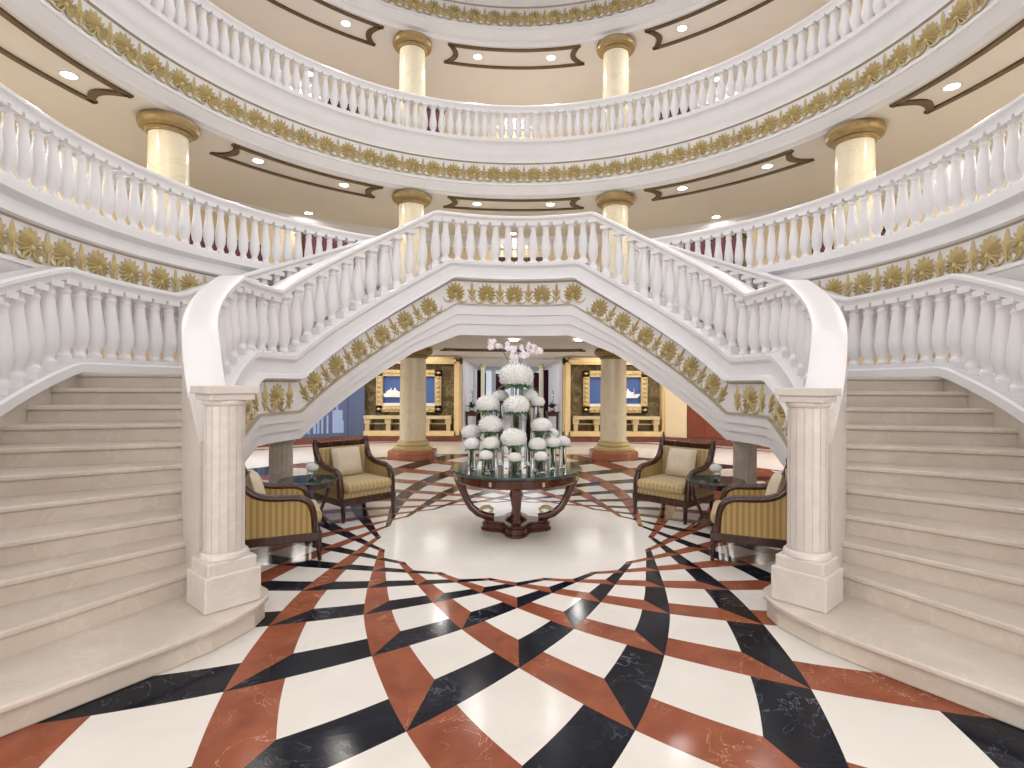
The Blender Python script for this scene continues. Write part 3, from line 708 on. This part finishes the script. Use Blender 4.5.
# ------------------------------------------------------------------ armchairs
def armchair(x, y, face, label, plabel, wide=1.0):
    """face: unit direction the chair looks to; local front is -Y"""
    rz = math.atan2(face[0], -face[1])
    t = thing('armchair', label, 'armchair', (x, y, 0), rz, 'gold striped armchairs')
    W = .36; t.scale = (wide, 1, 1)
    rim = [(.40, .98), (.385, .92), (.34, .82), (.26, .735), (.14, .69), (0, .675), (-.10, .67), (-.19, .655), (-.26, .61), (-.295, .53), (-.31, .43), (-.315, .31)]
    def crom(q, n=4):
        out = []
        for i in range(len(q)-1):
            p0, p1, p2, p3 = q[max(i-1, 0)], q[i], q[i+1], q[min(i+2, len(q)-1)]
            for j in range(n):
                u = j/n; out.append(tuple(.5*(2*p1[c]+(p2[c]-p0[c])*u+(2*p0[c]-5*p1[c]+4*p2[c]-p3[c])*u*u+(3*p1[c]-p0[c]-3*p2[c]+p3[c])*u**3) for c in (0, 1)))
        return out+[q[-1]]
    rim2 = crom(rim)
    for sx in (-1, 1):
        m = MB(); m.tube([(sx*W, a, b) for a, b in rim2], .042, 8, flat=.9, up=(1, 0, 0)); m.lathe([(0, -.05), (.03, -.04), (.045, 0), (.03, .04), (0, .05)], 10, (sx*W, .40, 1.0)); m.build('arm_rail', M['mahog'], t, True, 80)
        poly = [(.38, .30)]+[(a*.97, b-.02) for a, b in rim[:-1]]+[(-.305, .30)]
        MB().extrude(poly, 0, sx*W-.022, sx*W+.022).build('side_panel', M['fabric'], t, False)
    m = MB(); m.box((0, .40, .965), (.72, .055, .075)); m.box((0, .40, .925), (.70, .035, .03)); m.build('top_rail', M['mahog'], t, True, 50, bevel=.012)
    MB().box((0, .385, .62), (.68, .07, .60)).build('back_panel', M['fabricx'], t, False, bevel=.02)
    m = MB(); m.box((0, -.36, .26), (.76, .05, .09)); m.box((0, .38, .26), (.76, .05, .09))
    for sx in (-1, 1): m.box((sx*W, .01, .26), (.055, .74, .09))
    m.build('apron', M['mahog'], t, False, bevel=.008)
    MB().box((0, -.01, .335), (.66, .68, .08)).build('seat_base', M['fabricx'], t, False, bevel=.02)
    MB().box((0, -.045, .44), (.645, .70, .145)).build('seat_cushion', M['fabricx'], t, True, 60, bevel=.05)
    for sx in (-1, 1):
        MB().tube([(sx*.35, -.36, .30), (sx*.35, -.36, .15), (sx*.35, -.37, 0)], [.034, .028, .020], 8).build('leg', M['mahog'], t)
        MB().tube([(sx*.35, .37, .30), (sx*.35, .39, .15), (sx*.35, .43, 0)], [.034, .028, .020], 8).build('leg', M['mahog'], t)
    # loose cushion
    p = MB(); n = 10; vs = []; fs = []
    for sgn in (1, -1):
        for i in range(n+1):
            for j in range(n+1):
                u, v = -1+2*i/n, -1+2*j/n
                k = (1-u**4)*(1-v**4); pin = 1-.07*(1-abs(u))*abs(v)**3-.0; pin2 = 1-.07*(1-abs(v))*abs(u)**3
                vs.append((u*.22*pin, sgn*.075*max(k, 0)**.6, v*.20*pin2))
    for q in range(2):
        o = q*(n+1)**2
        for i in range(n):
            for j in range(n): a = o+i*(n+1)+j; fs.append((a, a+1, a+n+2, a+n+1))
    p.add(vs, fs)
    me = p.mesh('throw_pillow', M['pillow'], True, 80)
    c = link('throw_pillow', me); fw = Vector((face[0], face[1], 0)).normalized(); 
    c.location = Vector((x, y, .715))-fw*.235; c.rotation_euler = (R_(-16), 0, rz); tag(c, plabel, 'cushion', 'champagne throw pillows')
def cdir(a): return (math.cos(R_(a)), math.sin(R_(a)))
AX = 0.0
armchair(-2.25, 7.62, cdir(-44), 'gold striped armchair facing the centre, behind the left side table', 'champagne pillow on the armchair behind the left side table', 1.1)
armchair(-2.52, 5.78, cdir(24), 'gold striped armchair seen side on beside the left newel pillar', 'champagne pillow on the armchair beside the left newel pillar')
armchair(2.24, 7.56, cdir(180+44), 'gold striped armchair facing the centre, behind the right side table', 'champagne pillow on the armchair behind the right side table', 1.1)
armchair(2.54, 5.76, cdir(180-24), 'gold striped armchair seen side on beside the right newel pillar', 'champagne pillow on the armchair beside the right newel pillar')

# ------------------------------------------------------------------ flowers
def bloom_mesh(seed, rx=1.0, rz=.72):
    rr = random.Random(seed); m = MB(); nf = 150
    seg, rg = 20, 12
    core = []
    m.lathe([(.86*math.sin(math.pi*k/rg)+.001, -.62*math.cos(math.pi*k/rg)) for k in range(rg+1)], seg, cap=False)
    g = math.pi*(3-math.sqrt(5))
    for i in range(nf):
        zz = 1-1.75*(i+.5)/nf; rad = math.sqrt(max(0, 1-zz*zz)); a = g*i
        n = Vector((rad*math.cos(a), rad*math.sin(a), zz)); c = Vector((n.x*rx*.86, n.y*rx*.86, n.z*rz*.86))
        u = n.orthogonal().normalized(); v = n.cross(u); sp = rr.uniform(0, 6.28); sz = rr.uniform(.13, .18)
        vs = [c+n*.03]; fs = []
        for k in range(8):
            an = sp+k*math.pi/4; q = sz*(1.0 if k % 2 == 0 else .55)
            vs.append(c+(u*math.cos(an)+v*math.sin(an))*q*1.15+n*(.15 if k % 2 == 0 else .0)*rr.uniform(.5, 1.5))
        for k in range(8): fs.append((0, 1+k, 1+(k+1) % 8))
        m.add(vs, fs)
    return m.mesh('bloom', M['petal'], True, 50)
BLOOMS = [bloom_mesh(k) for k in range(3)]
def collar_mesh(seed):
    rr = random.Random(seed); m = MB()
    for k in range(9):
        an = 2*math.pi*k/9+rr.uniform(-.2, .2); d = Vector((math.cos(an), math.sin(an), 0)); q = Vector((-d.y, d.x, 0)); ln = rr.uniform(.9, 1.25)
        p0 = Vector((0, 0, -.55)); p1 = d*ln*.55+Vector((0, 0, -.42)); p2 = d*ln+Vector((0, 0, -.55-rr.uniform(0, .25)))
        m.add([p0, p1-q*.28, p2, p1+q*.28, p1+Vector((0, 0, .06))], [(0, 1, 4), (0, 4, 3), (1, 2, 4), (4, 2, 3)])
    return m.mesh('leaf_collar', M['leaf'], True, 60)
COLLARS = [collar_mesh(k) for k in range(2)]
TX, TY, TZ = 0.015, 6.80, .79
FPX, PCX, PCY = 536.27, 518.72, 383.21
def from_px(px, py, y):        # place a flower seen in the photograph at depth y
    a, b = px-PCX, py-PCY; cr, sr = math.cos(.0042), math.sin(.0042)
    u, v = (a*cr+b*sr)/FPX, (-a*sr+b*cr)/FPX; s, c = math.sin(.0156), math.cos(.0156)
    rx, ry, rz = u*c+s, c-u*s, -v; t = y/ry
    return Vector((-.0653+rx*t, y, 1.85+rz*t))
def flower_vase(px, py, d, y, label, vr=.05, k=0):
    c = from_px(px, py, y); R = d*y/FPX/2*1.14; vr = vr*1.15
    h = c.z-R*.55-TZ
    t = thing('flower_vase', label, 'flower vase', (c.x, c.y, TZ), 0, 'white flower vases on the centre table')
    w = .006
    MB().lathe([(vr*.98, 0), (vr, .006), (vr, h), (vr-w, h), (vr-w, .02), (.0005, .018)], 20, cap=False).build('vase', M['glass'], t)
    m = MB(); rr = random.Random(k)
    for q in range(4):
        an = rr.uniform(0, 6.28); m.tube([(math.cos(an)*vr*.6, math.sin(an)*vr*.6, .03), (math.cos(an)*vr*.2, math.sin(an)*vr*.2, h*.6), (0, 0, h+R*.3)], .006, 5)
    if h > .3:
        for q in range(6):
            an = 6.28*q/6; p0 = Vector((0, 0, .03+h*.15)); p1 = Vector((math.cos(an)*vr*.7, math.sin(an)*vr*.7, h*.55)); p2 = Vector((math.cos(an)*vr*.3, math.sin(an)*vr*.3, h*.92)); sd = Vector((-math.sin(an), math.cos(an), 0))*vr*.35
            m.add([p0, p1-sd, p2, p1+sd], [(0, 1, 2, 3)])
    m.build('stems', M['stem'], t)
    o = link('bloom', BLOOMS[k % 3], t, (0, 0, c.z-TZ)); o.scale = (R, R, R); o.rotation_euler = (0, 0, k*1.3)
    o = link('leaf_collar', COLLARS[k % 2], t, (0, 0, c.z-TZ)); o.scale = (R*1.12, R*1.12, R*1.25); o.rotation_euler = (0, 0, k*.7)
    return t
FL = [(516, 376, 30, 6.86, 'tallest glass vase at the top of the flower pyramid, white hydrangea below the orchids', .06),
      (488, 404, 21, 6.80, 'tall glass vase with white bloom, left in the second tier of the pyramid', .045),
      (500.5, 396.5, 15, 7.00, 'tall vase with white bloom just left behind the middle of the pyramid', .042),
      (516.5, 405, 23, 6.62, 'tall glass vase with white bloom and leaves straight below the top vase', .055),
      (528.5, 396, 17, 6.98, 'tall vase with white bloom just right behind the middle of the pyramid', .042),
      (537.5, 402, 13, 6.86, 'tall vase with smaller white bloom, right in the second tier of the pyramid', .04),
      (491, 425, 22, 6.66, 'medium glass vase with white bloom over long leaves, left of the middle', .045),
      (541.5, 425.5, 18, 6.66, 'medium glass vase with white bloom, right of the middle', .045),
      (471.5, 432.5, 18, 6.90, 'medium vase with white bloom at the far left of the pyramid', .042),
      (472, 444, 15, 6.62, 'short glass vase with white bloom at the left end of the front row', .042),
      (491, 443.5, 16, 6.50, 'short glass vase with white bloom, second from the left in the front row', .042),
      (513.5, 438, 23, 6.42, 'vase with the big white bloom at the front middle of the table', .05),
      (537.5, 444.5, 16, 6.50, 'short glass vase with white bloom right of the big front bloom', .042),
      (552, 433.5, 12, 6.85, 'medium vase with small white bloom behind the right end of the front row', .036),
      (552.5, 442.5, 14, 6.64, 'short vase with white bloom, second from the right end of the front row', .04),
      (563, 441.5, 13, 6.80, 'short vase with white bloom at the far right of the pyramid', .04),
      (486, 455.5, 12, 6.32, 'lowest round glass bowl with white bud at the front left', .045),
      (515, 457.5, 12, 6.24, 'lowest round glass bowl with white bud at the front middle', .045),
      (541, 456.5, 12, 6.32, 'lowest round glass bowl with white bud at the front right', .045)]
for k, (px, py, d, y, lb, vr) in enumerate(FL): flower_vase(px, py, d, y, lb, vr, k)
# orchids rising from the top vase
oc = from_px(516, 372, 6.86)
t = thing('orchid_spray', 'white orchid sprays rising from the top of the flower pyramid', 'orchid', oc)
m = MB()
ends = [((499, 344), (508, 360)), ((523, 350), (519, 362)), ((533, 349), (524, 356)), ((513, 362), (515, 366))]
for (ex, ey), (mx_, my) in ends:
    e = from_px(ex, ey, 6.86)-oc; q = from_px(mx_, my, 6.86)-oc; m.tube([(0, 0, 0), q*.6, q, e], .006, 5)
m.build('stem', M['stem'], t)
rr = random.Random(11)
def orchid_flower():
    m = MB()
    for k in range(5):
        a = 2*math.pi*k/5; d = Vector((math.cos(a), 0, math.sin(a))); n = Vector((-d.z, 0, d.x))
        m.add([(0, -.005, 0), d*.022+n*.017+Vector((0, -.01, 0)), d*.046+Vector((0, .004, 0)), d*.022-n*.017+Vector((0, -.01, 0))], [(0, 1, 2, 3)])
    m.lathe([(0, -.01), (.008, 0), (0, .01)], 6, (0, -.015, 0), cap=False)
    return m.mesh('orchid_bloom', M['orchid'], True, 60)
OF = orchid_flower()
for (ex, ey), w, hh, n in (((498, 345), 10, 4.5, 14), ((520, 351), 9, 6, 16), ((533, 348.5), 8, 4, 9), ((513.5, 362), 4, 5, 7)):
    for k in range(n):
        p = from_px(ex+rr.uniform(-w, w), ey+rr.uniform(-hh, hh), 6.84+rr.uniform(-.05, .05))-oc
        o = link('orchid_bloom', OF, t, p); o.scale = (.92, .92, .92); o.rotation_euler = (rr.uniform(-.5, .5), rr.uniform(0, 6), rr.uniform(-.7, .7))
for x, y, lb in ((-.11, 6.27, 'small white tealight in a glass cube left of the front bowl'), (.10, 6.27, 'small white tealight in a glass cube right of the front bowl')):
    t = thing('tealight', lb, 'candle', (x, y, TZ), 0, 'tealights on the centre table')
    MB().box((0, 0, .03), (.05, .05, .06)).build('holder', M['candle'], t, False, bevel=.004)
    MB().lathe([(.015, .06), (.015, .066), (.002, .068), (.002, .078)], 10).build('wick', M['mahog'], t)

# ------------------------------------------------------------------ centre table
t = thing('centre_table', 'round mahogany pedestal table with dark green marble top under the flowers', 'table', (TX, TY, 0))
MB().lathe([(.78, .752), (.825, .755), (.835, .765), (.835, .778), (.82, .79), (0.001, .79)], 64, cap=False).build('tabletop', M['gtop'], t)
MB().lathe([(.70, .64), (.77, .645), (.785, .66), (.78, .74), (.80, .752), (.70, .752)], 64, cap=False).build('apron', M['mahog_red'], t)
for k in range(8):
    an = math.pi/8+math.pi/4*k; MB().box((.787*math.cos(an), .787*math.sin(an), .70), (.012, .03, .05), rz=an).build('gilt_mount', M['gold'], t, False)
pl = []
for k in range(48):
    an = 2*math.pi*k/48; q = abs(math.cos(2*an)); rr_ = .27+.18*q**2.2; pl.append((rr_*math.cos(an), rr_*math.sin(an)))
m = MB(); m.prism(pl, 0, .035); m.prism([(a*.96, b*.96) for a, b in pl], .035, .10); m.prism([(a*.90, b*.90) for a, b in pl], .10, .13); m.build('plinth', M['mahog_red'], t, False, bevel=.008)
MB().lathe([(.16, .12), (.13, .15), (.07, .18), (.055, .26), (.075, .38), (.09, .44), (.07, .50), (.06, .56), (.10, .62), (.14, .65)], 20).build('pedestal', M['mahog_red'], t)
for k in range(4):
    an = math.pi/2*k - math.pi/2; ca, sa = math.cos(an), math.sin(an)
    pts = [(.74, .66), (.71, .58), (.67, .48), (.63, .38), (.57, .28), (.48, .205), (.38, .165), (.28, .15)]
    lg = MB().tube([(r*ca, r*sa, z) for r, z in pts], [.060, .056, .050, .046, .046, .048, .050, .05], 10, flat=.8).build('leg', M['mahog_red'], t)
    m = MB(); m.tube([(r*ca, r*sa, z) for r, z in ((.47, .235), (.42, .275), (.35, .285), (.30, .255), (.31, .22), (.345, .225))], [.022, .026, .024, .02, .016, .01], 8); m.build('gilt_scroll', M['gold'], lg)
# ------------------------------------------------------------------ side tables
for sx, d in ((-1, 'left'), (1, 'right')):
    x = -2.63 if sx < 0 else 2.58; y = 6.84
    t = thing('side_table', f'round dark side table with green top between the two {d} armchairs', 'side table', (x, y, 0), 0, 'round side tables')
    MB().lathe([(.34, .598), (.355, .602), (.36, .612), (.35, .622), (.001, .622)], 48, cap=False).build('tabletop', M['gtop'], t)
    MB().lathe([(.28, .53), (.315, .535), (.32, .598), (.28, .598)], 48, cap=False).build('apron', M['mahog'], t)
    for k in range(3):
        an = R_(-90+120*k+20); ca, sa = math.cos(an), math.sin(an)
        MB().tube([(r*ca, r*sa, z) for r, z in ((.29, .56), (.28, .42), (.22, .28), (.17, .16), (.22, .06), (.29, .0))], [.026, .024, .022, .022, .022, .024], 8).build('leg', M['mahog'], t)
    MB().lathe([(.001, .13), (.17, .135), (.18, .15), (.17, .165), (.001, .17)], 24, cap=False).build('shelf', M['mahog'], t)
    t = thing('bud_vase', f'small round glass bowl of white roses on the {d} side table', 'flower vase', (x+(.07 if sx < 0 else -.02), y-.04, .622), 0, 'bud vases on side tables')
    MB().lathe([(.035, 0), (.06, .02), (.07, .06), (.06, .10), (.045, .12), (.040, .12), (.055, .098), (.064, .06), (.054, .024), (.001, .01)], 20, cap=False).build('vase', M['glass'], t)
    o = link('bloom', BLOOMS[1], t, (0, 0, .155)); o.scale = (.075, .075, .075)
    o = link('leaf_collar', COLLARS[0], t, (0, 0, .14)); o.scale = (.06, .06, .06)

# ------------------------------------------------------------------ light
w = bpy.data.worlds.new('sky'); S.world = w; w.use_nodes = True
bg = w.node_tree.nodes['Background']; bg.inputs[0].default_value = (.95, .965, 1.0, 1); bg.inputs[1].default_value = 1.6
# skylight opening is sampled through a portal
pd = bpy.data.lights.new('skylight_portal', 'AREA'); pd.shape = 'DISK'; pd.size = 12.4; pd.cycles.is_portal = True
po = bpy.data.objects.new('skylight_portal', pd); COL.objects.link(po); po.location = (0, CY, 11.3)
# area lights added to brighten entrance side, hall and galleries; no fixtures
def lamp(x, y, z, e, size=.5, col=(1, .96, .90)):
    ld = bpy.data.lights.new('hall_fill', 'AREA'); ld.shape = 'DISK'; ld.size = size; ld.energy = e; ld.color = col
    lo = bpy.data.objects.new('hall_fill', ld); COL.objects.link(lo); lo.location = (x, y, z)
for th in (128, 140, -128, -140): 
    p = P(th, 8.6, C0-.04); lamp(p.x, p.y, p.z, 75, 1.4)
for x in (-3.5, 3.5):  # broad fill lights added at the niche end of the hall
    ld = bpy.data.lights.new('hall_fill', 'AREA'); ld.shape = 'RECTANGLE'; ld.size = 3.4; ld.size_y = 1.6; ld.energy = 62; ld.color = (1, .96, .90)
    lo = bpy.data.objects.new('hall_fill', ld); COL.objects.link(lo); lo.location = (x, 15.2, C0-.04)
for y in (18.9, 21.6, 24.2):  # area lights added to brighten the passage, without fixtures
    ld = bpy.data.lights.new('passage_fill', 'AREA'); ld.shape = 'RECTANGLE'; ld.size = 2.4; ld.size_y = 1.8; ld.energy = 26; ld.color = (.98, .98, 1)
    lo = bpy.data.objects.new('passage_fill', ld); COL.objects.link(lo); lo.location = (0, y, C0-.1)
for th in (-70, -90, 70, 90): 
    p = P(th, 8.0, C0-.04); lamp(p.x, p.y, p.z, 75, 1.0)
for z, e in ((C1, 110), (C2, 110)):
    for th in (-82, -45, 0, 45, 82):
        p = P(th, 8.8, z-.04); lamp(p.x, p.y, p.z, e, .8)

# spotlights on the atrium rim aimed at the flower table
for th in (55, -55, 125, -125):
    ld = bpy.data.lights.new('atrium_spot', 'SPOT'); ld.energy = 420; ld.spot_size = R_(25); ld.spot_blend = .9; ld.shadow_soft_size = .2; ld.color = (1, .97, .96)
    lo = bpy.data.objects.new('atrium_spot', ld); COL.objects.link(lo); lo.location = P(th, 5.3, 11.0)
    lo.rotation_euler = (Vector((0, CY-.2, 0))-lo.location).to_track_quat('-Z', 'Y').to_euler()
# area lights added behind the camera for frontal daylight on upright faces
for x in (-3.4, 3.4):
    ld = bpy.data.lights.new('entrance_fill', 'AREA'); ld.shape = 'RECTANGLE'; ld.size = 4.2; ld.size_y = 4.2; ld.energy = 215; ld.color = (.97, .98, 1)
    lo = bpy.data.objects.new('entrance_fill', ld); COL.objects.link(lo); lo.location = (x, -2.6, 3.0); lo.rotation_euler = (R_(90), 0, 0)
# ------------------------------------------------------------------ camera
cd = bpy.data.cameras.new('camera'); co = bpy.data.objects.new('camera', cd); COL.objects.link(co); S.camera = co
yaw, roll = .0156, .0042
f = Vector((math.sin(yaw), math.cos(yaw), 0)); rt = Vector((math.cos(yaw), -math.sin(yaw), 0)); up = Vector((0, 0, 1))
Rr = rt*math.cos(roll)+up*math.sin(roll); U = -rt*math.sin(roll)+up*math.cos(roll)
mt = Matrix((Rr, U, -f)).transposed().to_4x4(); mt.translation = Vector((-.0653, 0, 1.85)); co.matrix_world = mt
cd.sensor_width = 36; cd.lens = 36*536.27/1024; cd.shift_x = -(518.72-512)/1024; cd.shift_y = (383.21-384)/1024
cd.clip_start = .05; cd.clip_end = 200
S.view_settings.view_transform = 'Standard'; S.view_settings.look = 'None'; S.view_settings.gamma = 1; S.view_settings.use_curve_mapping = False
S.view_settings.exposure = -0.18
S.cycles.use_denoising = True; S.cycles.max_bounces = 10; S.cycles.diffuse_bounces = 5; S.cycles.transmission_bounces = 8; S.cycles.sample_clamp_indirect = 4
S.cycles.caustics_reflective = False; S.cycles.caustics_refractive = False
